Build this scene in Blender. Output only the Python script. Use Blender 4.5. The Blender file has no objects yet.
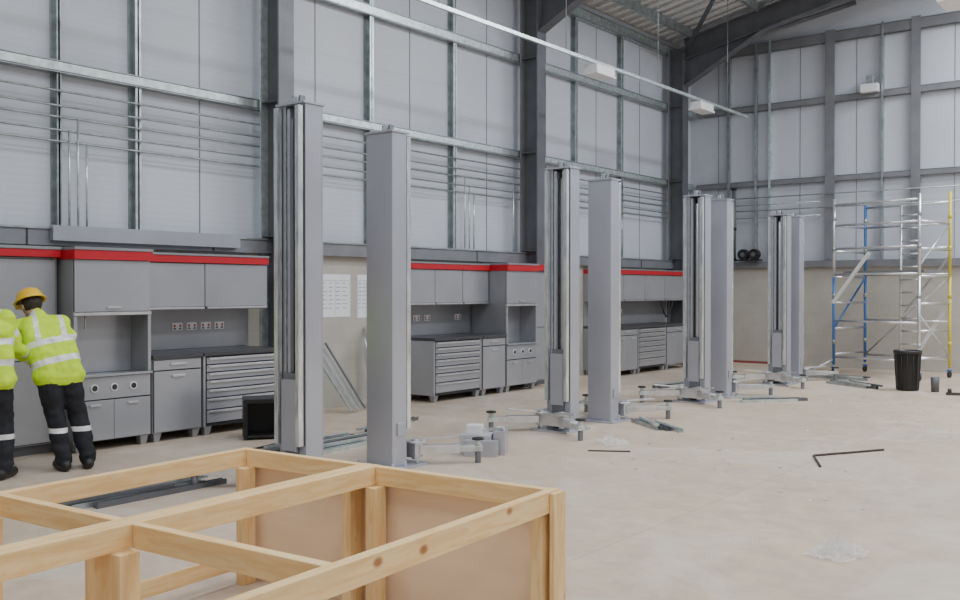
import bpy, bmesh, math, random
from mathutils import Vector, Matrix, noise
random.seed(4)
D=bpy.data; C=bpy.context

# ---------------------------------------------------------------- materials
def mat(name,col,rough=.5,metal=0.,var=.12,scale=4.,bump=0.,stretch=(1,1,1),spec=.5,alpha=1.):
    m=D.materials.new(name); m.use_nodes=True
    nt=m.node_tree; b=nt.nodes['Principled BSDF']
    b.inputs['Roughness'].default_value=rough; b.inputs['Metallic'].default_value=metal
    b.inputs['Specular IOR Level'].default_value=spec
    tc=nt.nodes.new('ShaderNodeTexCoord'); mp=nt.nodes.new('ShaderNodeMapping')
    mp.inputs['Scale'].default_value=stretch
    nt.links.new(tc.outputs['Object'],mp.inputs['Vector'])
    n=nt.nodes.new('ShaderNodeTexNoise'); n.inputs['Scale'].default_value=scale; n.inputs['Detail'].default_value=5
    nt.links.new(mp.outputs[0],n.inputs['Vector'])
    r=nt.nodes.new('ShaderNodeValToRGB')
    r.color_ramp.elements[0].position=.3; r.color_ramp.elements[1].position=.7
    r.color_ramp.elements[0].color=[c*(1-var) for c in col]+[1]
    r.color_ramp.elements[1].color=[min(1,c*(1+var)) for c in col]+[1]
    nt.links.new(n.outputs['Fac'],r.inputs['Fac']); nt.links.new(r.outputs['Color'],b.inputs['Base Color'])
    if bump:
        bp=nt.nodes.new('ShaderNodeBump'); bp.inputs['Strength'].default_value=bump; bp.inputs['Distance'].default_value=.01
        nt.links.new(n.outputs['Fac'],bp.inputs['Height']); nt.links.new(bp.outputs[0],b.inputs['Normal'])
    if alpha<1: b.inputs['Alpha'].default_value=alpha
    return m

def mix(nt,a,bcol,fac,mode='MIX'):
    x=nt.nodes.new('ShaderNodeMix'); x.data_type='RGBA'; x.blend_type=mode
    if isinstance(fac,float): x.inputs[0].default_value=fac
    else: nt.links.new(fac,x.inputs[0])
    for i,v in ((6,a),(7,bcol)):
        if isinstance(v,tuple): x.inputs[i].default_value=v
        else: nt.links.new(v,x.inputs[i])
    return x.outputs[2]

def base_link(m):
    nt=m.node_tree; b=nt.nodes['Principled BSDF']; return nt,b,b.inputs['Base Color'].links[0].from_socket

# floor: dusty board / screed
m_floor=mat('floor_dusty_board',(.64,.515,.395),.5,0,.11,.4,spec=.45)
nt,b,src=base_link(m_floor)
tc=nt.nodes.new('ShaderNodeTexCoord')
n2=nt.nodes.new('ShaderNodeTexNoise'); n2.inputs['Scale'].default_value=4; n2.inputs['Detail'].default_value=12; n2.inputs['Roughness'].default_value=.75
nt.links.new(tc.outputs['Object'],n2.inputs['Vector'])
r2=nt.nodes.new('ShaderNodeValToRGB'); r2.color_ramp.elements[0].position=.36; r2.color_ramp.elements[0].color=(.82,.81,.82,1); r2.color_ramp.elements[1].position=.6; r2.color_ramp.elements[1].color=(1,1,1,1)
nt.links.new(n2.outputs['Fac'],r2.inputs['Fac'])
o=mix(nt,src,r2.outputs['Color'],1.0,'MULTIPLY')
n4=nt.nodes.new('ShaderNodeTexNoise'); n4.inputs['Scale'].default_value=.7; n4.inputs['Detail'].default_value=10; n4.inputs['Roughness'].default_value=.75; n4.inputs['Distortion'].default_value=1.2
nt.links.new(tc.outputs['Object'],n4.inputs['Vector'])
r4=nt.nodes.new('ShaderNodeValToRGB'); r4.color_ramp.elements[0].position=.48; r4.color_ramp.elements[0].color=(0,0,0,1); r4.color_ramp.elements[1].position=.68; r4.color_ramp.elements[1].color=(.7,.7,.7,1)
nt.links.new(n4.outputs['Fac'],r4.inputs['Fac'])
o=mix(nt,o,(.71,.66,.595,1),r4.outputs['Color'])
br=nt.nodes.new('ShaderNodeTexBrick'); br.inputs['Scale'].default_value=1
br.inputs['Brick Width'].default_value=7.; br.inputs['Row Height'].default_value=2.44; br.inputs['Mortar Size'].default_value=.006; br.inputs['Mortar Smooth'].default_value=.5
br.inputs['Color1'].default_value=(1,1,1,1); br.inputs['Color2'].default_value=(.97,.965,.96,1); br.inputs['Mortar'].default_value=(.74,.71,.68,1)
mpb=nt.nodes.new('ShaderNodeMapping'); mpb.inputs['Rotation'].default_value=(0,0,math.pi/2); mpb.inputs['Location'].default_value=(1.3,.7,0)
nt.links.new(tc.outputs['Object'],mpb.inputs['Vector']); nt.links.new(mpb.outputs[0],br.inputs['Vector'])
o=mix(nt,o,br.outputs['Color'],1.0,'MULTIPLY'); nt.links.new(o,b.inputs['Base Color'])
rr=nt.nodes.new('ShaderNodeMapRange'); rr.inputs['To Min'].default_value=.28; rr.inputs['To Max'].default_value=.56
nt.links.new(n2.outputs['Fac'],rr.inputs['Value']); nt.links.new(rr.outputs[0],b.inputs['Roughness'])

m_clad=mat('cladding_panel',(.57,.60,.665),.38,0,.07,.6,spec=.5)
nt,b,src=base_link(m_clad)
tc=nt.nodes.new('ShaderNodeTexCoord')
w=nt.nodes.new('ShaderNodeTexWave'); w.bands_direction='Z'; w.inputs['Scale'].default_value=4.2; w.inputs['Distortion'].default_value=0
nt.links.new(tc.outputs['Object'],w.inputs['Vector'])
bp=nt.nodes.new('ShaderNodeBump'); bp.inputs['Strength'].default_value=.06; bp.inputs['Distance'].default_value=.01
nt.links.new(w.outputs['Fac'],bp.inputs['Height']); nt.links.new(bp.outputs[0],b.inputs['Normal'])
o=mix(nt,src,(.975,.975,.98,1),w.outputs['Fac'],'MULTIPLY'); nt.links.new(o,b.inputs['Base Color'])

m_block=mat('painted_blockwork',(.48,.45,.40),.8,0,.06,3)
nt,b,src=base_link(m_block)
tc=nt.nodes.new('ShaderNodeTexCoord'); sp=nt.nodes.new('ShaderNodeSeparateXYZ'); cb=nt.nodes.new('ShaderNodeCombineXYZ'); ad=nt.nodes.new('ShaderNodeMath')
nt.links.new(tc.outputs['Object'],sp.inputs[0]); nt.links.new(sp.outputs['X'],ad.inputs[0]); nt.links.new(sp.outputs['Y'],ad.inputs[1])
nt.links.new(ad.outputs[0],cb.inputs['X']); nt.links.new(sp.outputs['Z'],cb.inputs['Y'])
br=nt.nodes.new('ShaderNodeTexBrick'); br.inputs['Scale'].default_value=1
br.inputs['Brick Width'].default_value=.45; br.inputs['Row Height'].default_value=.225; br.inputs['Mortar Size'].default_value=.005
br.inputs['Color1'].default_value=(1,1,1,1); br.inputs['Color2'].default_value=(.96,.96,.96,1); br.inputs['Mortar'].default_value=(.9,.9,.9,1)
nt.links.new(cb.outputs[0],br.inputs['Vector'])
o=mix(nt,src,br.outputs['Color'],1.0,'MULTIPLY'); nt.links.new(o,b.inputs['Base Color'])

m_galv=mat('galvanised_steel',(.36,.40,.41),.38,.6,.25,9)
m_galvb=mat('bright_galvanised',(.62,.69,.69),.3,.7,.2,12)
m_dark=mat('dark_grey_steel',(.125,.13,.145),.5,.2,.15,3)
m_mid=mat('mid_grey_steel',(.22,.225,.245),.5,.3,.12,3)
m_roof=mat('roof_liner_white',(.66,.67,.68),.5,0,.05,2)
m_cab=mat('cabinet_grey_paint',(.31,.32,.345),.33,.4,.06,2)
m_cabl=mat('cabinet_light_panel',(.42,.435,.475),.28,.5,.06,2)
m_cabd=mat('cabinet_dark_recess',(.13,.133,.145),.5,.2,.1,2)
m_gap=mat('shadow_gap_black',(.03,.03,.033),.6,0,.1,2)
m_red=mat('red_fascia',(.50,.012,.025),.35,0,.06,3)
m_redd=mat('dull_red_edge',(.28,.07,.06),.6,0,.15,3)
m_top=mat('worktop_dark',(.08,.082,.09),.35,.3,.1,4)
m_alu=mat('aluminium',(.68,.69,.71),.28,.75,.1,10)
m_white=mat('white_plastic',(.78,.78,.78),.4,0,.04,4)
m_post=mat('lift_silver_grey',(.46,.475,.54),.30,.45,.07,2.2,0,(1,1,.5))
m_postd=mat('lift_slot_grey',(.22,.23,.26),.35,.5,.15,4)
m_slotk=mat('lift_dark_gap',(.06,.063,.075),.4,.4,.1,4)
m_chrome=mat('steel_guide_wrapped',(.74,.80,.83),.26,.75,.3,22,.6,(1,1,.2))
m_blk=mat('black_plastic',(.012,.012,.013),.45,0,.2,6)
m_rub=mat('rubber_pad',(.02,.02,.02),.7,0,.2,6)
m_yel=mat('yellow_paint',(.72,.58,.05),.4,0,.1,6)
m_blu=mat('blue_paint',(.05,.16,.42),.4,0,.1,6)
m_paper=mat('paper_white',(.82,.84,.88),.7,0,.03,4)
m_ink=mat('print_grey',(.28,.29,.31),.8,0,.05,4)
m_card=mat('carton_pale',(.52,.52,.54),.6,0,.1,6)
m_film=mat('clear_plastic_film',(.9,.92,.94),.1,0,.1,9,.3,alpha=.32)
m_rust=mat('dull_steel_bar',(.09,.075,.065),.6,.5,.3,20)

def wood(name,st,col=(.90,.65,.33)):
    m=mat(name,col,.5,0,.10,3.0,.15,st,spec=.4)
    nt,b,src=base_link(m)
    tc=nt.nodes.new('ShaderNodeTexCoord'); mp=nt.nodes.new('ShaderNodeMapping')
    mp.inputs['Scale'].default_value=[.12 if s<1 else 1. for s in st]
    nt.links.new(tc.outputs['Object'],mp.inputs['Vector'])
    w=nt.nodes.new('ShaderNodeTexNoise'); w.inputs['Scale'].default_value=34; w.inputs['Detail'].default_value=3; w.inputs['Distortion'].default_value=.8
    nt.links.new(mp.outputs[0],w.inputs['Vector'])
    r=nt.nodes.new('ShaderNodeValToRGB'); r.color_ramp.elements[0].position=.38; r.color_ramp.elements[0].color=(.82,.64,.42,1); r.color_ramp.elements[1].position=.6; r.color_ramp.elements[1].color=(1,1,1,1)
    nt.links.new(w.outputs['Fac'],r.inputs['Fac'])
    o=mix(nt,src,r.outputs['Color'],.5,'MULTIPLY')
    v=nt.nodes.new('ShaderNodeTexVoronoi'); v.inputs['Scale'].default_value=6.5
    mp2=nt.nodes.new('ShaderNodeMapping'); mp2.inputs['Scale'].default_value=[.7 if s<1 else 1. for s in st]
    nt.links.new(tc.outputs['Object'],mp2.inputs['Vector']); nt.links.new(mp2.outputs[0],v.inputs['Vector'])
    r3=nt.nodes.new('ShaderNodeValToRGB'); r3.color_ramp.elements[0].position=.07; r3.color_ramp.elements[0].color=(.36,.16,.06,1); r3.color_ramp.elements[1].position=.15; r3.color_ramp.elements[1].color=(1,1,1,1)
    nt.links.new(v.outputs['Distance'],r3.inputs['Fac'])
    o=mix(nt,o,r3.outputs['Color'],.85,'MULTIPLY'); nt.links.new(o,b.inputs['Base Color'])
    return m
w_x=wood('pine_grain_x',(.15,3,3)); w_y=wood('pine_grain_y',(3,.15,3)); w_z=wood('pine_grain_z',(3,3,.15))
w_ply=mat('plywood_sheet',(.90,.67,.46),.5,0,.09,2.2,.05,(.5,1,2.5))

# ---------------------------------------------------------------- builder
class B:
    def __init__(s,name): s.name=name; s.bm=bmesh.new(); s.mats=[]
    def mi(s,m):
        if m not in s.mats: s.mats.append(m)
        return s.mats.index(m)
    def poly(s,vs,fs,m,smooth=False):
        i=s.mi(m); bv=[s.bm.verts.new(v) for v in vs]
        for f in fs:
            try:
                fc=s.bm.faces.new([bv[k] for k in f]); fc.material_index=i; fc.smooth=smooth
            except ValueError: pass
    def box(s,x0,x1,y0,y1,z0,z1,m):
        if x0>x1:x0,x1=x1,x0
        if y0>y1:y0,y1=y1,y0
        s.poly([(x0,y0,z0),(x1,y0,z0),(x1,y1,z0),(x0,y1,z0),(x0,y0,z1),(x1,y0,z1),(x1,y1,z1),(x0,y1,z1)],
          [(3,2,1,0),(4,5,6,7),(0,1,5,4),(1,2,6,5),(2,3,7,6),(3,0,4,7)],m)
    def beam(s,p,q,w,h,m):
        p=Vector(p);q=Vector(q);d=(q-p).normalized()
        up=Vector((0,0,1)) if abs(d.z)<.95 else Vector((0,1,0))
        a=d.cross(up).normalized()*w/2; c=a.cross(d).normalized()*h/2
        vs=[p-a-c,p+a-c,p+a+c,p-a+c,q-a-c,q+a-c,q+a+c,q-a+c]
        s.poly([tuple(v) for v in vs],[(0,1,2,3),(7,6,5,4),(0,4,5,1),(1,5,6,2),(2,6,7,3),(3,7,4,0)],m)
    def cyl(s,p,q,r,m,r2=None,n=12,cap=True):
        p=Vector(p);q=Vector(q);d=(q-p).normalized(); r2=r if r2 is None else r2
        up=Vector((0,0,1)) if abs(d.z)<.95 else Vector((1,0,0))
        a=d.cross(up).normalized(); c=d.cross(a).normalized()
        vs=[];
        for P,R in((p,r),(q,r2)):
            for k in range(n):
                t=2*math.pi*k/n; vs.append(tuple(P+a*R*math.cos(t)+c*R*math.sin(t)))
        i=s.mi(m); bv=[s.bm.verts.new(v) for v in vs]
        for k in range(n):
            f=s.bm.faces.new([bv[k],bv[(k+1)%n],bv[n+(k+1)%n],bv[n+k]]); f.material_index=i; f.smooth=True
        if cap:
            f=s.bm.faces.new(bv[:n][::-1]); f.material_index=i
            f=s.bm.faces.new(bv[n:]); f.material_index=i
    def lathe(s,prof,m,c=(0,0,0),n=24,sx=1,sy=1):
        vs=[(c[0]+r*math.cos(2*math.pi*k/n)*sx,c[1]+r*math.sin(2*math.pi*k/n)*sy,c[2]+z) for r,z in prof for k in range(n)]
        fs=[(j*n+k,j*n+(k+1)%n,(j+1)*n+(k+1)%n,(j+1)*n+k) for j in range(len(prof)-1) for k in range(n)]
        s.poly(vs,fs,m,True)
    def done(s,loc=None,rot=0,bevel=0,parent=None):
        bmesh.ops.recalc_face_normals(s.bm,faces=s.bm.faces)
        if loc is None:
            xs=[v.co for v in s.bm.verts]
            c=Vector([(min(v[i] for v in xs)+max(v[i] for v in xs))/2 for i in range(3)])
            c.z=min(v.z for v in xs)
            for v in s.bm.verts: v.co-=c
            loc=c
        me=D.meshes.new(s.name); s.bm.to_mesh(me); s.bm.free()
        for m in s.mats: me.materials.append(m)
        ob=D.objects.new(s.name,me); C.scene.collection.objects.link(ob)
        ob.location=loc; ob.rotation_euler=(0,0,rot)
        if bevel:
            bv=ob.modifiers.new('bevel','BEVEL'); bv.width=bevel; bv.segments=2; bv.limit_method='ANGLE'; bv.angle_limit=.7
        if parent: ob.parent=parent
        return ob

# ---------------------------------------------------------------- shell
XL=-10.0; XR=10.; YF=20.9; YB=-5.; EAVE=7.25; RIDGE=9.35
def roofz(x): return EAVE+(RIDGE-EAVE)*(1-abs(x)/10.)
b=B('floor'); b.box(XL-.3,XR+.3,YB-.3,YF+.3,-.2,0,m_floor); b.done(loc=(0,0,0))
b=B('wall_left'); b.box(XL-.2,-9.85,YB,YF,0,2.14,m_block); b.box(XL-.2,XL,YB,YF,2.14,EAVE,m_clad); b.done(loc=(0,0,0))
b=B('wall_right'); b.box(XR,XR+.2,YB,YF,0,2.14,m_block); b.box(XR,XR+.2,YB,YF,2.14,EAVE,m_clad); b.done(loc=(0,0,0))
for nm,y0,y1,ya,yb in(('wall_far',YF,YF+.2,YF-.1,YF+.2),('wall_back',YB-.2,YB,YB-.2,YB+.1)):
    b=B(nm); b.box(XL-.2,XR+.2,ya,yb,0,2.14,m_block)
    P=[(XL-.2,2.14),(XR+.2,2.14),(XR+.2,EAVE),(0,RIDGE),(XL-.2,EAVE)]
    b.poly([(x,y0,z) for x,z in P]+[(x,y1,z) for x,z in P],[(0,1,2,3,4),(9,8,7,6,5)]+[(k,(k+1)%5,5+(k+1)%5,5+k) for k in range(5)],m_clad)
    b.done(loc=(0,0,0))
b=B('ceiling')
for sgn in(-1,1):
    b.poly([(sgn*10.2,YB-.2,EAVE),(0,YB-.2,RIDGE),(0,YF+.2,RIDGE),(sgn*10.2,YF+.2,EAVE),(sgn*10.2,YB-.2,EAVE+.2),(0,YB-.2,RIDGE+.2),(0,YF+.2,RIDGE+.2),(sgn*10.2,YF+.2,EAVE+.2)],
      [(0,1,2,3),(7,6,5,4),(0,4,5,1),(1,5,6,2),(2,6,7,3),(3,7,4,0)],m_roof)
    k=0
    while k<28:
        y=YF-.15-k*.33; k+=1
        if y<10: break
        b.beam((sgn*9.9,y,roofz(9.9)-.02),(0,y,RIDGE-.02),.05,.04,m_roof)
b.done(loc=(0,0,0))

b=B('baseboard_far'); b.box(-9.1,-7.3,YF-.12,YF-.1,0,.05,m_redd); b.box(-7.3,XR,YF-.12,YF-.1,0,.05,m_block); b.done()
b=B('trim_1'); b.box(-9.845,-9.74,YB,YF-.25,2.12,2.29,m_mid); b.box(-9.845,-9.72,YB,YF-.25,2.29,2.31,m_galv)
for y in (4.9,7.2,10,12.4,16,18.): b.box(-9.74,-9.735,y,y+.02,2.12,2.29,m_gap)
b.box(-9.735,-9.66,5.15,7.55,2.17,2.33,m_cabl)
b.done()
b=B('trim_2'); b.box(-9.7,XR,YF-.22,YF-.105,2.145,2.28,m_mid); b.done()

for Y0 in(2.3,8.0,13.75,19.4):
    b=B('steel_portal_column'); w=.25
    b.box(-9.49,-9.46,Y0,Y0+w,0,7.0,m_dark if Y0>9 else m_mid); b.box(-9.835,-9.81,Y0,Y0+w,0,7.0,m_galvb if Y0==8.0 else m_mid)
    b.box(-9.81,-9.49,Y0+w/2-.012,Y0+w/2+.012,.03,7.0,m_dark)
    for z in(2.33,4.05,5.7): b.box(-9.81,-9.49,Y0+.01,Y0+w-.01,z,z+.015,m_dark)
    b.done()
    b=B('steel_roof_rafter')
    for sgn in(-1,1):
        yc=Y0+w/2
        a=(sgn*9.46,yc,roofz(9.46)-.28); c=(0,yc,RIDGE-.28)
        b.beam((a[0],yc,a[2]+.08),(c[0],yc,c[2]+.08),.22,.025,m_dark); b.beam((a[0],yc,a[2]-.36),(c[0],yc,c[2]-.36),.22,.025,m_dark)
        b.beam((a[0],yc,a[2]-.14),(c[0],yc,c[2]-.14),.02,.44,m_dark)
        hx=sgn*7.6
        b.beam((sgn*9.46,yc,6.15),(hx,yc,roofz(7.6)-.62),.22,.025,m_dark)
        b.poly([(sgn*9.46,yc,6.15),(hx,yc,roofz(7.6)-.6),(sgn*9.46,yc,roofz(9.46)-.6)],[(0,1,2)],m_dark)
    b.done()
    b=B('steel_portal_column'); b.box(9.46,9.49,Y0,Y0+w,0,7.0,m_dark); b.box(9.82,9.845,Y0,Y0+w,0,7,m_dark); b.box(9.49,9.82,Y0+.11,Y0+.135,0,7,m_dark); b.done()
b=B('roof_purlins')
for sgn in(-1,1):
    for x in (9.3,7.8,6.3,4.8,3.3,1.8,.5):
        z=roofz(x)-.1; b.box(sgn*x-.03,sgn*x+.03,YB,YF,z-.12,z+.06,m_galv)
b.done()
b=B('roof_bracing')
b.cyl((-9.4,14.0,6.95),(-5.2,19.4,roofz(5.2)-.35),.045,m_dark); b.cyl((-9.4,19.4,6.9),(-5.2,14.,roofz(5.2)-.35),.045,m_dark)
b.cyl((-9.4,19.5,6.75),(-6.2,20.8,roofz(6.2)-.35),.05,m_dark)
b.done()

def crail(b,y0,y1,z,h,m):
    b.box(-9.995,-9.985,y0,y1,z,z+h,m); b.box(-9.985,-9.87,y0,y1,z+h-.012,z+h,m); b.box(-9.985,-9.87,y0,y1,z,z+.012,m)
    b.box(-9.882,-9.87,y0,y1,z+.02,z+h-.02,m_galvb)
b=B('wall_rails')
for z,h in((3.98,.13),(5.66,.15),(6.9,.2)): crail(b,YB,YF-.1,z,h,m_galv)
for y in(4.45,5.35,6.3,10.12,12.04,15.73,17.5):
    wd=.05 if y in(5.35,) else .075
    b.box(-9.995,-9.9,y-.01,y+.01,2.33,7.1,m_galv); b.box(-9.91,-9.9,y-wd/2,y+wd/2,2.33,7.1,m_galvb if y>6 else m_galv)
    b.box(-9.996,-9.985,y-wd,y+wd,2.33,7.1,m_galv)
for y in(3.4,7.2,9.1,11.05,13.,14.8,16.6,18.4):
    b.box(-9.998,-9.992,y-.006,y+.006,2.33,7.1,m_mid)
b.done()
b=B('wall_rails')
for z,h in((3.98,.12),(5.66,.14),(6.95,.22)):
    b.box(-9.8,XR,YF-.02,YF-.003,z,z+h,m_galv); b.box(-9.8,XR,YF-.12,YF-.02,z+h-.012,z+h,m_galv); b.box(-9.8,XR,YF-.12,YF-.108,z,z+h-.02,m_mid)
for x,wd,mm in((-9.0,.06,m_galv),(-8.36,.05,m_galv),(-8.04,.05,m_galvb),(-6.72,.2,m_mid),(-5.65,.04,m_galv),(-5.0,.18,m_mid),(-3.3,.2,m_mid),(-1.6,.2,m_mid),(.4,.2,m_mid),(3,.2,m_mid),(6,.2,m_mid)):
    b.box(x-wd/2,x+wd/2,YF-.14,YF-.125,2.3,7.2,mm); b.box(x-.01,x+.01,YF-.12,YF-.003,2.3,7.2,mm)
for x in(-7.4,-9.3,-6.2,-4.3,-2.4): b.box(x-.006,x+.006,YF-.006,YF-.002,2.3,7.2,m_mid)
b.done()

# conduits
b=B('electrical_conduits')
for i,z in enumerate((3.24,3.36,3.50,3.62,3.78)): b.cyl((-9.855,YB,z),(-9.855,YF-.3,z),.0125,m_galv,n=8)
for y,zt in((5.42,3.36),(5.52,3.5),(5.62,3.24),(12.2,3.5),(12.32,3.36),(12.44,3.24),(13.55,3.5),(17.2,3.24),(17.35,3.36)):
    b.cyl((-9.829,y,2.33),(-9.829,y,zt),.012,m_galvb,n=8)
b.done()
b=B('electrical_conduits')
for i,z in enumerate((3.26,3.42,3.55,3.71)): b.cyl((-9.8,YF-.17,z),(-3.0 if i%2 else -6.9,YF-.17,z),.013,m_galv,n=8)
b.done()
b=B('drain_pipe'); b.cyl((-8.81,YF-.26,2.3),(-8.81,YF-.26,3.95),.045,m_dark,n=14)
for z in (2.3,3.0,3.9): b.cyl((-8.81,YF-.26,z),(-8.81,YF-.26,z+.06),.056,m_blk,n=14)
b.done()
b=B('hose_reel'); b.box(-8.70,-8.15,YF-.4,YF-.23,2.3,2.33,m_blk)
for x in(-8.55,-8.3): b.cyl((x,YF-.4,2.44),(x,YF-.25,2.44),.12,m_blk,n=18); b.cyl((x,YF-.42,2.44),(x,YF-.4,2.44),.05,m_dark,n=12)
b.done()

b=B('lighting_trunking'); b.box(-8.025,-7.975,-2,19.4,5.27,5.32,m_galvb)
for y in range(0,20,3): b.cyl((-8,y+.4,5.33),(-8,y+.4,roofz(8)-.01),.006,m_galv,n=6)
b.done()
def fitting(x,y,z,hang=True):
    b=B('high_bay_light')
    b.box(x-.12,x+.12,y-.28,y+.28,z-.16,z-.03,m_white); b.box(x-.14,x+.14,y-.3,y+.3,z-.19,z-.155,m_white)
    b.box(x-.03,x+.03,y-.05,y+.05,z-.03,z-.002,m_galv)
    if hang: b.cyl((x,y,z),(x,y,roofz(x)-.01),.006,m_galv,n=6)
    b.done(bevel=.01)
for y in(2.5,6.,13.4,17.2): fitting(-8,y,5.27,False)
for y in(14.4,9,3.): fitting(-3,y,5.75)
b=B('emergency_light'); b.box(-6.05,-5.7,YF-.3,YF-.14,5.75,5.92,m_white); b.box(-5.95,-5.8,YF-.24,YF-.14,5.92,6.1,m_galv); b.done(bevel=.01)

# ---------------------------------------------------------------- workshop cabinets
XB=-9.845
def feet(b,y0,y1,xf):
    for ya,yb2 in((y0+.02,y0+.12),(y1-.12,y1-.02)):
        for xa in(XB+.03,xf-.12):
            b.poly([(xa,ya,.1),(xa+.1,ya,.1),(xa+.1,yb2,.1),(xa,yb2,.1),(xa+.02,ya+.02,0),(xa+.08,ya+.02,0),(xa+.08,yb2-.02,0),(xa+.02,yb2-.02,0)],
              [(0,1,2,3),(7,6,5,4),(0,4,5,1),(1,5,6,2),(2,6,7,3),(3,7,4,0)],m_cab)
def drawer_unit(y0,y1,n=7,xf=-9.1):
    b=B('tool_drawer_cabinet'); feet(b,y0,y1,xf)
    b.box(XB+.002,xf-.02,y0+.03,y1-.03,.102,.895,m_cab)
    b.box(XB,xf-.005,y0,y0+.028,.1,.9,m_cabl); b.box(XB,xf-.005,y1-.028,y1,.1,.9,m_cabl)
    b.box(xf-.019,xf-.017,y0+.035,y1-.035,.1,.895,m_gap)
    hs=[.085,.085,.085,.1,.1,.13,.15][:n]; tot=sum(hs); z=.885
    for h in hs:
        h=h/tot*.755
        b.box(xf-.016,xf,y0+.045,y1-.045,z-h+.012,z-.004,m_cabl)
        b.box(xf+.001,xf+.018,y0+.07,y1-.07,z-.03,z-.008,m_alu)
        z-=h
    b.box(XB,xf+.02,y0-.003,y1+.003,.902,.945,m_top)
    return b.done(bevel=.003)
def cupboard(y0,y1,xf=-9.1,doors=1):
    b=B('base_cupboard'); feet(b,y0,y1,xf)
    b.box(XB,xf-.02,y0,y1,.1,.898,m_cab); b.box(xf-.019,xf-.017,y0+.01,y1-.01,.11,.89,m_gap)
    b.box(xf-.016,xf,y0+.015,y1-.015,.78,.885,m_cabl)
    wd=(y1-y0-.03)/doors
    for k in range(doors):
        a=y0+.015+k*wd; b.box(xf-.016,xf,a+.003,a+wd-.003,.11,.765,m_cabl)
        b.box(xf+.001,xf+.02,a+wd*.5-.08,a+wd*.5+.08,.70,.725,m_alu)
    b.box(xf+.001,xf+.02,(y0+y1)/2-.1,(y0+y1)/2+.1,.83,.85,m_alu)
    b.box(XB,xf+.02,y0-.003,y1+.003,.902,.945,m_top)
    return b.done(bevel=.003)
def tall(y0,y1,xf=-9.1):
    b=B('tall_service_cabinet'); feet(b,y0,y1,xf)
    b.box(XB,xf-.02,y0,y0+.03,.1,1.958,m_cab); b.box(XB,xf-.02,y1-.03,y1,.1,1.958,m_cab)
    b.box(XB+.002,XB+.02,y0+.032,y1-.032,.102,1.95,m_cab); b.box(XB+.022,xf-.022,y0+.032,y1-.032,.102,.775,m_cab); b.box(XB+.022,xf-.022,y0+.032,y1-.032,1.42,1.95,m_cab)
    b.box(xf-.35,xf-.33,y0+.032,y1-.032,.78,1.415,m_cabl)
    b.box(xf-.019,xf-.017,y0+.005,y1-.005,.11,.775,m_gap); b.box(xf-.019,xf-.017,y0+.005,y1-.005,1.43,1.95,m_gap)
    b.box(xf-.018,xf,y0,y0+.035,.79,1.385,m_cabl); b.box(xf-.018,xf,y1-.035,y1,.79,1.385,m_cabl)
    b.box(xf-.018,xf+.01,y0+.0,y1-.0,1.39,1.42,m_alu); b.box(xf-.016,xf+.03,y0,y1,.762,.785,m_cabl)
    b.box(xf-.016,xf,y0+.01,y1-.01,.53,.755,m_cabl)
    yc=(y0+y1)/2
    for k in(-1,0,1):
        b.cyl((xf+.001,yc+k*.22,.645),(xf+.012,yc+k*.22,.645),.042,m_white,n=20); b.cyl((xf+.0125,yc+k*.22,.645),(xf+.016,yc+k*.22,.645),.03,m_gap,n=20)
    for a,c in((y0+.01,yc-.003),(yc+.003,y1-.01)):
        b.box(xf-.016,xf,a,c,.11,.515,m_cabl); b.box(xf+.001,xf+.02,(a+c)/2-.06,(a+c)/2+.06,.46,.48,m_alu)
    b.box(xf-.016,xf,y0+.01,y1-.01,1.43,1.955,m_cabl); b.box(xf+.001,xf+.02,yc-.08,yc+.08,1.46,1.48,m_alu)
    b.box(XB,xf+.03,y0-.008,y1+.008,1.96,2.055,m_red); b.box(XB,xf+.04,y0-.009,y1+.009,2.057,2.085,m_cab)
    b.cyl((xf-.2,yc-.2,1.40),(xf-.2,yc-.2,1.25),.012,m_alu,n=8)
    return b.done(bevel=.003)
def upper(y0,y1,n,xf=-9.45):
    b=B('wall_cupboard'); b.box(XB,xf-.02,y0,y1,1.42,1.962,m_cab); b.box(xf-.019,xf-.017,y0+.005,y1-.005,1.43,1.96,m_gap)
    wd=(y1-y0)/n
    for k in range(n):
        a=y0+k*wd; b.box(xf-.016,xf,a+.006,a+wd-.006,1.458,1.955,m_cabl); b.box(xf-.01,xf+.022,a+.02,a+wd-.02,1.432,1.452,m_alu)
    b.box(XB,xf+.03,y0,y1,1.965,2.045,m_red); b.box(XB,xf+.04,y0,y1,2.047,2.07,m_cab)
    return b.done(bevel=.003)
def splash(y0,y1,socks):
    b=B('splashback_panel'); b.box(XB,XB+.02,y0,y1,.95,1.415,m_cab)
    for y in socks:
        b.box(XB+.021,XB+.03,y-.07,y+.07,1.17,1.26,m_white); b.box(XB+.031,XB+.036,y-.05,y-.03,1.21,1.24,m_red); b.box(XB+.031,XB+.036,y+.03,y+.05,1.21,1.24,m_red)
        b.box(XB+.031,XB+.033,y-.055,y-.02,1.18,1.20,m_cabd); b.box(XB+.031,XB+.033,y+.02,y+.055,1.18,1.20,m_cabd)
    b.done()
b=B('tall_locker'); b.box(XB,-9.372,3.0,5.03,.1,1.975,m_cab); b.box(-9.371,-9.368,3.01,5.0,.11,1.96,m_gap)
for k in range(3):
    a=3.01+k*.665
    b.box(-9.367,-9.35,a+.004,a+.66,.95,1.955,m_cabl); b.box(-9.367,-9.35,a+.004,a+.66,.12,.94,m_cabl)
    b.box(-9.349,-9.33,a+.55,a+.57,1.2,1.4,m_alu)
b.box(XB,-9.3,3.0,5.04,1.98,2.055,m_red); b.box(XB,-9.29,3.,5.04,2.057,2.085,m_cab); b.box(XB,-9.42,3.05,5.,0,.1,m_cabd); b.done(bevel=.003)
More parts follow.
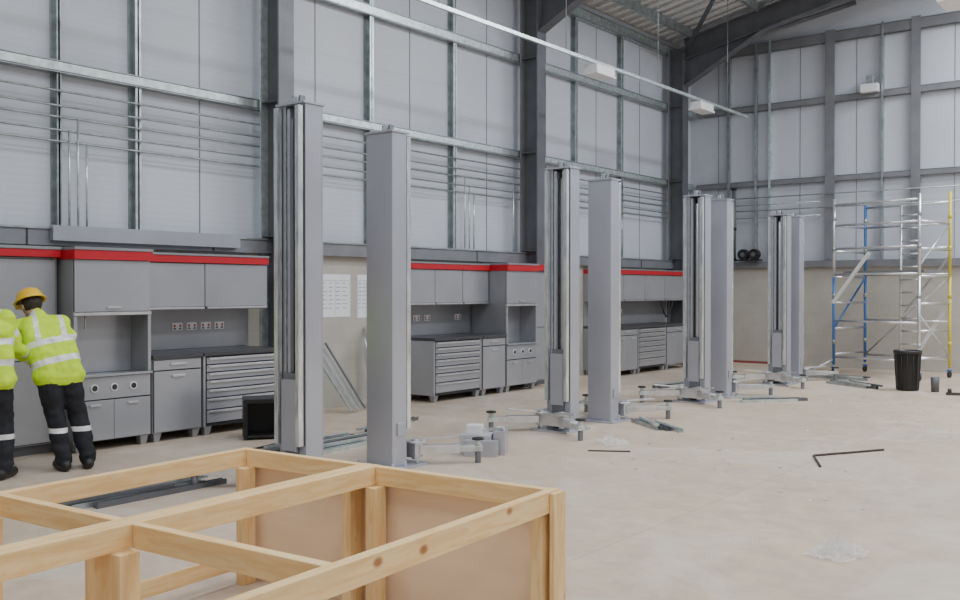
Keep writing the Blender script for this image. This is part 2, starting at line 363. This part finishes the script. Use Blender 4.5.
tall(5.06,5.93); upper(5.95,7.8,2); cupboard(5.95,6.58); drawer_unit(6.60,7.75); splash(5.95,7.8,(6.75,6.95,7.15,7.35))
drawer_unit(10.58,11.71); cupboard(11.73,12.34); upper(10.35,12.34,3); splash(10.4,12.34,(10.75,11.0,11.25,12.0)); tall(12.36,13.22)
b=B('tall_locker'); b.box(XB,-9.27,13.24,13.7,.1,1.978,m_cab); b.box(-9.268,-9.25,13.25,13.69,.12,1.0,m_cabl); b.box(-9.268,-9.25,13.25,13.69,1.02,1.95,m_cabl); b.box(XB,-9.2,13.24,13.7,1.98,2.08,m_red); b.box(XB,-9.4,13.27,13.67,0,.1,m_cabd); b.done(bevel=.003)
cupboard(15.88,16.7,doors=2); drawer_unit(16.72,17.9); cupboard(17.92,18.95,doors=2); upper(15.88,19.38,4); splash(15.88,19.3,(16.2,17.,17.3))

b=B('hanging_air_hose')
pr=None
for k in range(60):
    t=k/59; p=(-9.38+.0*t,18.2+ .55*t, 1.41-.32*math.sin(math.pi*t)+ .02*math.sin(t*40))
    if pr: b.cyl(pr,p,.014,m_blk,n=6,cap=False)
    pr=p
b.done()

def poster(y0,y1,z0,z1):
    b=B('paper_notice'); b.box(-9.847,-9.843,y0,y1,z0,z1,m_paper); w=y1-y0
    b.box(-9.8425,-9.842,y0+.04*w,y1-.04*w,z1-.09,z1-.085,m_ink)
    for k in range(7):
        z=z1-.13-k*.058
        if z<z0+.04: break
        for j in range(4):
            a=y0+w*(.08+j*.22); b.box(-9.8425,-9.842,a,a+w*random.uniform(.08,.17),z,z+.01,m_ink)
    for a in(0.04,.5,.955): b.box(-9.8425,-9.8422,y0+a*w,y0+a*w+.004,z0+.03,z1-.09,m_ink)
    b.done()
poster(9.03,9.62,1.27,1.87); poster(9.76,10.1,1.25,1.87)
b=B('leaning_metal_sheets')
for k,(y,wd) in enumerate(((8.72,.06),(8.86,.10),(8.98,.04),(9.08,.03))):
    b.beam((-9.2-.03*k,y+.28,.03),(-9.79,y-.05+.02*k,1.07-.05*k),wd,.025,(m_galvb,m_alu,m_alu,m_mid)[k])
b.done()
b=B('wrapped_panel_pack'); b.beam((-9.45,9.95,.03),(-9.68,9.9,1.15),.3,.05,m_chrome); b.beam((-9.40,9.72,.02),(-9.66,9.68,.95),.1,.03,m_alu); b.done(bevel=.005)

# ---------------------------------------------------------------- vehicle lift posts
def lift_post(Y,face,X=-6.2,H=3.2):
    b=B('vehicle_lift_post'); F=.075
    b.box(-.165,.165,-.12,-.108,.022,H,m_post)
    for s in(-1,1):
        b.box(s*.165,s*.153,-.107,F,.022,H,m_post); b.box(s*.152,s*.095,F-.012,F,.022,H,m_post)
        b.box(s*.094,s*.085,.0,F,.022,H,m_galvb)
        b.box(s*.11,s*.155,F+.018,F+.07,.35,H-.02,m_chrome)
        b.box(s*.12,s*.148,F+.0005,F+.0175,.35,H-.02,m_slotk)
        b.box(s*.150,s*.156,F+.0005,F+.0175,.35,H-.02,m_slotk)
        b.box(s*.075,s*.04,-.03,F-.01,.95,H-.02,m_post)
    b.box(-.15,.15,-.106,-.10,.022,H,m_postd)
    b.cyl((0,-.02,.1),(0,-.02,H-.1),.032,m_alu,n=14); b.cyl((.036,.02,.1),(.036,.02,H-.1),.008,m_blk,n=8)
    b.box(-.08,.08,-.08,F+.02,.08,.95,m_postd)
    b.box(-.088,.088,F+.022,F+.05,.3,.9,m_post)
    b.box(-.2,.2,F+.08,F+.19,.07,.21,m_alu)
    b.box(-.26,.26,-.22,.30,0,.02,m_post)
    for s in(-1,1):
        for yy in(-.17,.0,.17): b.cyl((s*.215,yy,.02),(s*.215,yy,.06),.014,m_galvb,n=6)
        p=Vector((s*.14,F+.15,.14)); dr=Vector((s*.70,.71,0)) if s>0 else Vector((s*.80,.60,0))
        b.cyl(p-Vector((0,0,.09)),p+Vector((0,0,.1)),.035,m_alu,n=14)
        q=p+dr*.42; b.beam(p+dr*.04,q,.11,.08,m_alu); b.beam(q-dr*.06,q+dr*.22,.08,.055,m_galvb)
        b.cyl(p+Vector((0,0,.07)),p+Vector((0,0,.085)),.10,m_alu,n=20)
        e=q+dr*.18
        b.cyl(e+Vector((0,0,.03)),e+Vector((0,0,.08)),.028,m_galvb,n=12); b.cyl(e+Vector((0,0,.08)),e+Vector((0,0,.1)),.06,m_rub,r2=.055,n=20)
        b.beam(p+Vector((0,.1,.09)),q+Vector((0,.0,.12)),.02,.02,m_alu)
        b.cyl(e+Vector((0,0,-.14)),e+Vector((0,0,-.03)),.03,m_postd,n=10)
    b.box(-.18,.18,-.135,F+.03,H,H+.02,m_post); b.cyl((-.03,0,H+.05),(.03,0,H+.05),.045,m_galvb,n=16); b.box(-.05,-.035,-.03,.03,H+.02,H+.09,m_postd); b.box(.035,.05,-.03,.03,H+.02,H+.09,m_postd)
    b.box(.166,.18,-.06,.04,.3,.42,m_post)
    return b.done(loc=(X,Y,0),rot=0 if face>0 else math.pi,bevel=.003)
for Y,f,h in((5.46,-1,3.2),(6.55,1,3.1),(9.53,-1,3.07),(10.5,1,3.02),(13.18,-1,3.03),(14.0,1,3.03),(16.5,-1,2.95),(17.15,1,2.95)): lift_post(Y,f,H=h)

b=B('packed_lift_parts'); b.box(-.16,.16,-.12,.12,0,.2,m_card); b.box(-.1,.24,-.22,-.14,0,.16,m_post); b.box(.18,.3,-.1,.12,0,.24,m_post); b.cyl((.24,0,.24),(.24,0,.27),.04,m_white)
b.box(-.1,.06,-.08,.06,.201,.29,m_white)
b.beam((-.1,.05,.22),(.28,-.05,.26),.03,.03,m_alu); b.done(loc=(-5.98,7.62,0),rot=.5,bevel=.004)
def bundle(x,y,L,n,rot,name='steel_channel_bundle'):
    b=B(name)
    for k in range(n):
        xx=k*.085-n*.04; ds=random.uniform(-.2,.2); m=(m_galv,m_dark,m_galvb,m_mid)[k%4]
        for(a,c,d,e) in((0,.06,0,.006),(0,.006,.006,.045),(.054,.06,.006,.045)):
            b.box(xx+a,xx+c,-L/2+ds,L/2+ds,d,e,m)
    for k in range(n-2):
        xx=k*.1-n*.035; ds=random.uniform(-.25,.25); b.beam((xx,-L/2+ds,.062),(xx+.08,L/2*.7+ds,.062),.045,.03,m_dark if k%2 else m_galvb)
    b.done(loc=(x,y,0),rot=rot)
bundle(-6.95,4.4,1.2,6,.02); bundle(-7.45,7.0,1.4,7,.1); bundle(-7.9,8.4,1.1,3,.3)
bundle(-5.35,10.35,.8,3,.9,'packing_strips'); bundle(-5.3,13.8,.9,3,-.7,'packing_strips'); bundle(-5.1,17.0,1.0,4,1.0,'packing_strips'); bundle(-5.9,18.15,1.2,4,1.5,'packing_strips'); bundle(-7.2,11.2,1.2,3,.2,'packing_strips'); bundle(-7.4,15.2,1.2,3,-.1,'packing_strips')
b=B('scattered_packaging_scraps')
for k in range(150):
    c=random.choice([(-4.6,9.6),(-4.5,12.2),(-4.5,15.0),(-4.3,8.3),(-3.,12.),(-3.5,14.0),(-2.9,7.6),(-3.5,9.3)])
    x=random.gauss(c[0],.4); y=random.gauss(c[1],.8)
    if x<-4.9 or y<7.4 or y>15.8: continue
    s=random.uniform(.006,.02); a=random.uniform(0,3.1)
    b.beam((x,y,.004),(x+s*2.5*math.cos(a),y+s*2.5*math.sin(a),.005+random.uniform(0,.008)),s,.003,random.choice([m_white,m_card,m_alu,m_paper,m_paper]))
b.done()

b=B('black_open_crate')
b.box(-.24,.24,-.2,.2,.40,.45,m_blk)
for s in(-1,1): b.box(s*.24,s*.20,-.2,.2,0,.398,m_blk)
b.box(-.198,.198,.17,.2,0,.398,m_blk); b.box(-.198,.198,-.2,.168,.02,.05,m_blk); b.done(loc=(-8.5,6.98,0),rot=.95,bevel=.006)

b=B('floor_cable')
pts=[(-8.3,7.6,.012),(-8.12,7.2,.012),(-7.95,6.6,.012),(-7.8,5.9,.012),(-7.85,5.3,.012)]
for p,q in zip(pts,pts[1:]): b.cyl(p,q,.012,m_blk,n=6)
b.done()

# ---------------------------------------------------------------- scaffold tower
b=B('scaffold_tower')
L,W,H=1.72,1.1,3.5
ups=[(-L/2,-W/2,m_blu,m_alu,3.42),(-L/2,W/2,m_blu,m_blu,3.35),(L/2,-W/2,m_alu,m_alu,3.4),(L/2,W/2,m_yel,m_yel,3.5)]
for x,y,m1,m2,h in ups:
    b.cyl((x,y,.2),(x,y,1.9),.028,m1); b.cyl((x,y,1.9),(x,y,h),.028,m2)
    b.cyl((x,y,.1),(x,y,.2),.015,m_galv); b.cyl((x-.02,y,.06),(x+.02,y,.06),.06,m_blk,n=16); b.box(x-.04,x+.04,y-.03,y+.03,.12,.15,m_blu)
    for z in (.6,1.5,2.4,3.0): b.cyl((x,y,z),(x,y,z+.08),.036,m_galv if m1!=m_yel else m_yel)
for x in(-L/2,L/2):
    z=.4
    while z<3.3:
        b.cyl((x,-W/2,z),(x,W/2,z),.022,m_alu); z+=.5
for dy in(-.17,.2): b.cyl((.1+dy,W/2-.06,.08),(.1+dy,W/2-.06,3.3),.024,m_alu)
z=.35
while z<3.2:
    b.cyl((-.07,W/2-.06,z),(.3,W/2-.06,z),.018,m_alu); z+=.25
for y in(-W/2,W/2):
    for z in(.35,1.05,1.95,2.45,2.9,3.3): b.cyl((-L/2,y,z),(L/2,y,z),.022,m_alu)
b.beam((-L/2,-W/2-.03,1.4),(-L/2+.75,-W/2-.03,2.35),.055,.055,m_white); b.beam((L/2,W/2+.03,1.45),(L/2-.6,W/2+.03,.5),.055,.055,m_white)
b.beam((L/2,W/2,2.3),(L/2-.9,W/2,1.2),.035,.035,m_alu); b.cyl((-L/2,W/2,.35),(L/2,W/2,1.9),.02,m_alu)
b.cyl((L/2,-W/2,1.2),(L/2,W/2,.4),.02,m_alu); b.cyl((L/2,-W/2,2.1),(L/2,W/2,2.9),.02,m_alu)
b.cyl((-L/2,-W/2,.9),(-L/2,W/2,1.9),.02,m_blu)
b.box(-L/2+.05,L/2-.05,-.3,.35,1.98,2.02,m_mid)
b.cyl((-L/2,-W/2,.3),(-L/2-.35,-W/2-.35,.03),.022,m_alu); b.cyl((L/2,-W/2,.3),(L/2+.2,-W/2-.45,.03),.022,m_alu)
b.done(loc=(-5.08,19.3,0),rot=math.radians(-15))

b=B('black_rubbish_bin')
b.lathe([(0,0),(.165,0),(.17,.02),(.205,.6),(.22,.6),(.22,.66),(.195,.66),(.16,.05),(0,.05)],m_blk,n=28)
for k in range(14):
    t=2*math.pi*k/14; b.cyl((.17*math.cos(t),.17*math.sin(t),.02),(.205*math.cos(t),.205*math.sin(t),.59),.008,m_blk,n=6)
b.done(loc=(-4.14,16.75,0))
b=B('bolt_tub')
b.lathe([(0,0),(.06,0),(.065,.24),(.07,.24),(.06,.03),(0,.03)],m_dark,n=18); b.done(loc=(-3.72,16.75,0))
b=B('steel_offcut'); b.box(-.1,.1,-.04,.04,0,.04,m_rust); b.cyl((-.05,0,.04),(-.05,0,.1),.03,m_rust); b.done(loc=(-3.38,16.4,0),rot=.3)
b=B('bent_steel_bar')
pts=[(-2.77,10.29,.012),(-3.22,9.5,.012),(-2.97,8.95,.012)]
for p,q in zip(pts,pts[1:]): b.cyl(p,q,.011,m_rust,n=8)
b.done()
b=B('flat_steel_strip'); b.beam((-5.15,8.4,.006),(-4.78,8.62,.006),.025,.012,m_rust); b.done()
def film(loc,sx,sy,amp,rot,sd):
    b=B('crumpled_plastic_film'); N=34
    vs=[]
    for i in range(N+1):
        for j in range(N+1):
            u=i/N-.5; v=j/N-.5; r=math.hypot(u,v)*2
            q=Vector((u*5+sd,v*5,0)); h=abs(noise.noise(q))+.5*abs(noise.noise(q*2.3))
            e=noise.noise(Vector((u*4,v*4,sd+5)))*.06
            vs.append((u*sx*(1-.3*abs(v))+e*sx,v*sy*(1-.3*abs(u))+e*sy,.004+h*amp*max(.15,1.25-r)))
    b.poly(vs,[(i*(N+1)+j,(i+1)*(N+1)+j,(i+1)*(N+1)+j+1,i*(N+1)+j+1) for i in range(N) for j in range(N)],m_film)
    b.done(loc=loc,rot=rot)
film((-1.9,6.07,0),.30,.42,.16,-.2,1.3); film((-5.2,9.0,0),.3,.5,.12,.9,7.1)

# ---------------------------------------------------------------- timber frame
b=B('timber_crate_frame'); T=.75
x0,x1,xm=-.97,1.03,-.05; y1=1.02; yc=-.45; y0=-1.95
def railY(x,wd=.05,h=.095): b.box(x-wd/2,x+wd/2,y0,y1,T-h,T,w_y)
railY(x0); railY(x1); railY(xm-.029,.055); railY(xm+.029,.055)
for y in(y1-.025,yc,y0+.025):
    b.box(x0+.026,xm-.058,y-.024,y+.024,T-.095,T-.002,w_x); b.box(xm+.058,x1-.026,y-.024,y+.024,T-.095,T-.002,w_x)
for x in(x0+.05,xm-.08,xm+.08,x1-.03):
    for y in(y1-.075,yc-.071,y0+.097): b.box(x-.03,x+.03,y-.045,y+.045,0,T-.096,w_z)
b.box(x1+.026,x1+.05,y1-.10,y1,0,T-.005,w_z)
for y in(yc,y0+.025): b.box(x0+.08,x1-.06,y-.022,y+.022,.08,.17,w_x)
b.box(x0+.0,x0+.02,y0,y1-.13,.08,.17,w_y)
b.box(x0-.03,xm-.002,y1+.001,y1+.013,0,T-.01,w_ply); b.box(xm+.002,x1+.05,y1+.001,y1+.013,0,T-.01,w_ply)
b.done(loc=(-3.36,2.55,0),rot=math.radians(4),bevel=.003)

# ---------------------------------------------------------------- people
m_hv=mat('hi_vis_yellow',(.64,.93,.02),.7,0,.08,10,.3)
m_refl=mat('reflective_tape',(.85,.87,.88),.3,.1,.05,10)
m_trs=mat('black_trousers',(.012,.013,.018),.8,0,.3,8,.4)
m_boot=mat('black_boots',(.015,.014,.013),.5,0,.2,8)
m_skin=mat('skin',(.52,.30,.22),.5,0,.08,8)
m_hair=mat('dark_hair',(.03,.02,.015),.7,0,.3,30,.5)
m_hat=mat('hard_hat_yellow',(.88,.56,.03),.3,0,.04,5)
def person(name,loc,rot,J,facing):
    root=D.objects.new(name,None); C.scene.collection.objects.link(root); root.location=loc; root.rotation_euler=(0,0,rot)
    J={k:Vector(v) for k,v in J.items()}
    f=Vector((facing[0],facing[1],0)).normalized(); r=Vector((f.y,-f.x,0)); up=Vector((0,0,1))
    parts=[]
    def cap(a,c,ra,rb,lab): parts.append((Vector(a),Vector(c),ra,rb,lab))
    def across(c,half,rad,lab): cap(c-r*half,c+r*half,rad,rad,lab)
    across(J['pelvis']-up*.04,.10,.13,'torso'); across(J['waist'],.095,.125,'torso'); across(J['chest'],.115,.13,'torso')
    ub=(J['neck']-J['chest'])
    across(J['chest']+ub*.45,.11,.115,'torso')
    cap(J['pelvis']-r*.09,J['chest']-r*.10,.125,.125,'torso'); cap(J['pelvis']+r*.09,J['chest']+r*.10,.125,.125,'torso'); cap(J['pelvis'],J['chest'],.13,.13,'torso')
    cap(J['chest'],J['neck'],.12,.075,'torso')
    for s,sg in(('L',-1),('R',1)):
        cap(J['neck']-up*.05,J['sh'+s],.07,.082,'torso')
        cap(J['sh'+s],J['el'+s],.082,.064,'sleeve'); cap(J['el'+s],J['wr'+s],.062,.046,'sleeve')
        hp=J['pelvis']+r*.09*sg-up*.06
        cap(hp,J['kn'+s],.118,.086,'leg')
        cap(J['kn'+s],J['an'+s],.086,.074,'leg')
        fd=(f+r*.12*sg).normalized(); an=J['an'+s]
        cap(an,Vector((an.x,an.y,.06)),.06,.055,'boot')
        cap(Vector((an.x,an.y,.05))-fd*.05,Vector((an.x,an.y,.045))+fd*.17,.05,.042,'boot')
        wr=J['wr'+s]; hd=(J['wr'+s]-J['el'+s]).normalized(); side=hd.cross(up).normalized(); nn=side.cross(hd).normalized()
        cap(wr,wr+hd*.04,.028,.028,'skin')
        for k,l in((-1.5,.062),(-.5,.075),(.5,.07),(1.5,.055)):
            a=wr+hd*.03+side*k*.013; c=wr+hd*.09+side*k*.019; cap(a,c,.017,.013,'skin')
            d=c+(hd*.85-nn*.5).normalized()*l*.55; cap(c,d,.0105,.0095,'skin'); e=d+(hd*.4-nn*.9).normalized()*l*.5; cap(d,e,.0095,.008,'skin')
        a=wr+hd*.025-side*sg*.02; c=a+(hd*.6-side*sg*.8).normalized()*.045; cap(a,c,.016,.012,'skin'); cap(c,c+(hd*.9-side*sg*.3-nn*.3).normalized()*.035,.012,.009,'skin')
    H=J['head']; hf=Vector(J['look']).normalized(); hr=hf.cross(up).normalized(); hu=hr.cross(hf).normalized()
    cap(J['neck'],H-hu*.06-hf*.01,.062,.055,'skin')
    cap(H+hu*.02-hf*.025,H+hu*.02+hf*.02,.092,.085,'head'); cap(H-hu*.03+hf*.02,H-hu*.075+hf*.045,.068,.045,'skin')
    cap(H+hf*.1+hu*.0,H+hf*.118-hu*.03,.009,.015,'skin')
    for sg in(-1,1): cap(H+hr*sg*.088-hu*.0-hf*.01,H+hr*sg*.088-hu*.035-hf*.005,.014,.010,'skin')
    bm=bmesh.new()
    for a,c,ra,rb,lab in parts:
        seg=16
        d=c-a; L=d.length
        for P,R in((a,ra),(c,rb)): bmesh.ops.create_uvsphere(bm,u_segments=seg,v_segments=10,radius=R,matrix=Matrix.Translation(P))
        if L>1e-4:
            q=d.to_track_quat('Z','Y').to_matrix().to_4x4()
            bmesh.ops.create_cone(bm,cap_ends=True,segments=seg,radius1=ra,radius2=rb,depth=L,matrix=Matrix.Translation((a+c)/2)@q)
    me=D.meshes.new('tmp'); bm.to_mesh(me); bm.free()
    ob=D.objects.new('tmp',me); C.scene.collection.objects.link(ob)
    rm=ob.modifiers.new('r','REMESH'); rm.mode='VOXEL'; rm.voxel_size=.009
    sm=ob.modifiers.new('s','SMOOTH'); sm.factor=.5; sm.iterations=4
    dg=C.evaluated_depsgraph_get(); me2=D.meshes.new_from_object(ob.evaluated_get(dg)); D.objects.remove(ob)
    me2.name='body'
    for m in(m_hv,m_refl,m_trs,m_boot,m_skin,m_hair): me2.materials.append(m)
    nrm=[v.normal.copy() for v in me2.vertices]
    for v,nn_ in zip(me2.vertices,nrm):
        if v.co.z<J['neck'].z-.05 and v.co.z>.12:
            fo=noise.noise(Vector((v.co.x*7,v.co.y*7,v.co.z*12)))*.016+noise.noise(v.co*20)*.006
            near=min((v.co-J['wrL']).length,(v.co-J['wrR']).length)
            if near>.16: v.co+=nn_*fo
    P=J['pelvis']-up*.1; ax=J['neck']-P; ax.normalize()
    for pl in me2.polygons:
        c=Vector(pl.center); best=9;bl='torso';bt=0;bi=0
        for i,(a,e,ra,rb,lab) in enumerate(parts):
            d=e-a; L2=d.length_squared; t=0 if L2<1e-8 else max(0,min(1,(c-a).dot(d)/L2))
            ds=(c-a-d*t).length-(ra+(rb-ra)*t)
            if ds<best: best=ds;bl=lab;bt=t;bi=i
        k=0
        if bl=='torso' or (bl=='leg' and c.z>.80):
            k=0; h=(c-P).dot(ax)
            if abs(h-.17)<.028 or abs(h-.36)<.028: k=1
            side=abs((c-J['chest']).dot(r))
            if h>.36 and abs(side-.115)<.022: k=1
            if c.z<J['pelvis'].z-.12: k=2
        elif bl=='sleeve':
            k=0
            e=parts[bi]
            if abs((c-e[0]).length-.16)<.026: k=1
        elif bl=='leg':
            k=2
            if abs(c.z-.37)<.022: k=1
        elif bl=='boot': k=3
        elif bl=='skin': k=4
        elif bl=='head':
            k=4
            if (c-H).dot(hf)<.02: k=5
        pl.material_index=k; pl.use_smooth=True
    body=D.objects.new('body',me2); C.scene.collection.objects.link(body); body.parent=root
    b=B('face')
    for sg in(-1,1):
        e=H+hf*.098+hr*sg*.033+hu*.012; b.cyl(e-hf*.012,e,.012,m_white,n=12); b.cyl(e,e+hf*.002,.006,m_hair,n=10)
        b.beam(e+hu*.02-hr*.016,e+hu*.02+hr*.016,.006,.006,m_hair)
    e=H+hf*.09-hu*.06; b.beam(e-hr*.022,e+hr*.022,.01,.008,m_redd)
    b.done(loc=(0,0,0),parent=root)
    b=B('hard_hat')
    prof=[(.122,0),(.122,.01),(.118,.03),(.108,.07),(.085,.102),(.05,.122),(.015,.128),(.0,.128)]
    b.lathe(prof,m_hat,n=28,sy=1.12); b.lathe([(.122,0),(.142,-.004),(.143,.004),(.12,.012)],m_hat,n=28,sy=1.12)
    b.poly([(-.09,.10,.006),(.09,.10,.006),(.055,.185,-.008),(-.055,.185,-.008),(-.09,.10,.012),(.09,.10,.012),(.055,.185,-.002),(-.055,.185,-.002)],[(0,1,2,3),(7,6,5,4),(1,5,6,2),(2,6,7,3),(3,7,4,0)],m_hat)
    for dx in(-.03,0,.03): b.cyl((dx,-.09,.095),(dx,.09,.098),.009,m_hat,n=8)
    hat=b.done(loc=(0,0,0),parent=root)
    M=Matrix((hr,hf,hu)).transposed().to_4x4(); M.translation=H+hu*.045
    hat.matrix_local=M
    return root
A=math.radians(37.95)
person('construction_worker',(-8.35,4.62,0),A,dict(pelvis=(-.14,.05,.90),waist=(-.19,.08,1.04),chest=(-.27,.12,1.20),neck=(-.39,.18,1.40),head=(-.48,.235,1.50),look=(-.75,.55,-.4),
  shR=(-.21,.27,1.335),shL=(-.50,.06,1.305),elR=(-.27,.50,1.12),wrR=(-.43,.62,1.01),elL=(-.56,.17,1.06),wrL=(-.58,.40,.98),
  knR=(.0,.13,.49),knL=(-.15,-.01,.49),anR=(.11,.08,.10),anL=(-.05,-.06,.10)),(-.6,.8))
person('construction_worker',(-8.42,4.0,0),A,dict(pelvis=(-.11,.03,.90),waist=(-.13,.05,1.06),chest=(-.17,.09,1.26),neck=(-.25,.15,1.47),head=(-.34,.20,1.59),look=(-.3,.85,-.35),
  shR=(-.02,.14,1.40),shL=(-.46,.14,1.40),elR=(.02,.25,1.14),wrR=(.03,.46,1.06),elL=(-.56,.22,1.16),wrL=(-.49,.45,1.1),
  knR=(.0,.07,.49),knL=(-.2,.03,.49),anR=(.03,.0,.10),anL=(-.22,-.02,.10)),(-.1,.95))

# ---------------------------------------------------------------- lights
def area(x,y,z,sx,sy,p,col=(.90,.95,1)):  # added fill lamp under the roof
    l=D.lights.new('overhead_fill','AREA'); l.shape='RECTANGLE'; l.size=sx; l.size_y=sy; l.energy=p; l.color=col
    o=D.objects.new('overhead_fill',l); C.scene.collection.objects.link(o); o.location=(x,y,z)
for x in(-5,0,5):
    for y in(1.,7.,13.,18.):
        if x==-5 and y==18.: continue
        area(x,y,roofz(x)-.75,1.2,3.,170 if x<0 else 220)
area(-1.6,18.6,7.9,1.2,3.,420)  # extra unseen lamp added to brighten the far wall
w=D.worlds.new('world'); C.scene.world=w; w.use_nodes=True
w.node_tree.nodes['Background'].inputs[0].default_value=(.6,.65,.75,1); w.node_tree.nodes['Background'].inputs[1].default_value=.3

cam=D.cameras.new('camera'); cam.lens=35.93; cam.sensor_width=36; cam.clip_start=.05
co=D.objects.new('camera',cam); C.scene.collection.objects.link(co); co.location=(0,0,1.65); co.rotation_euler=(math.radians(89.4),0,A)
C.scene.camera=co
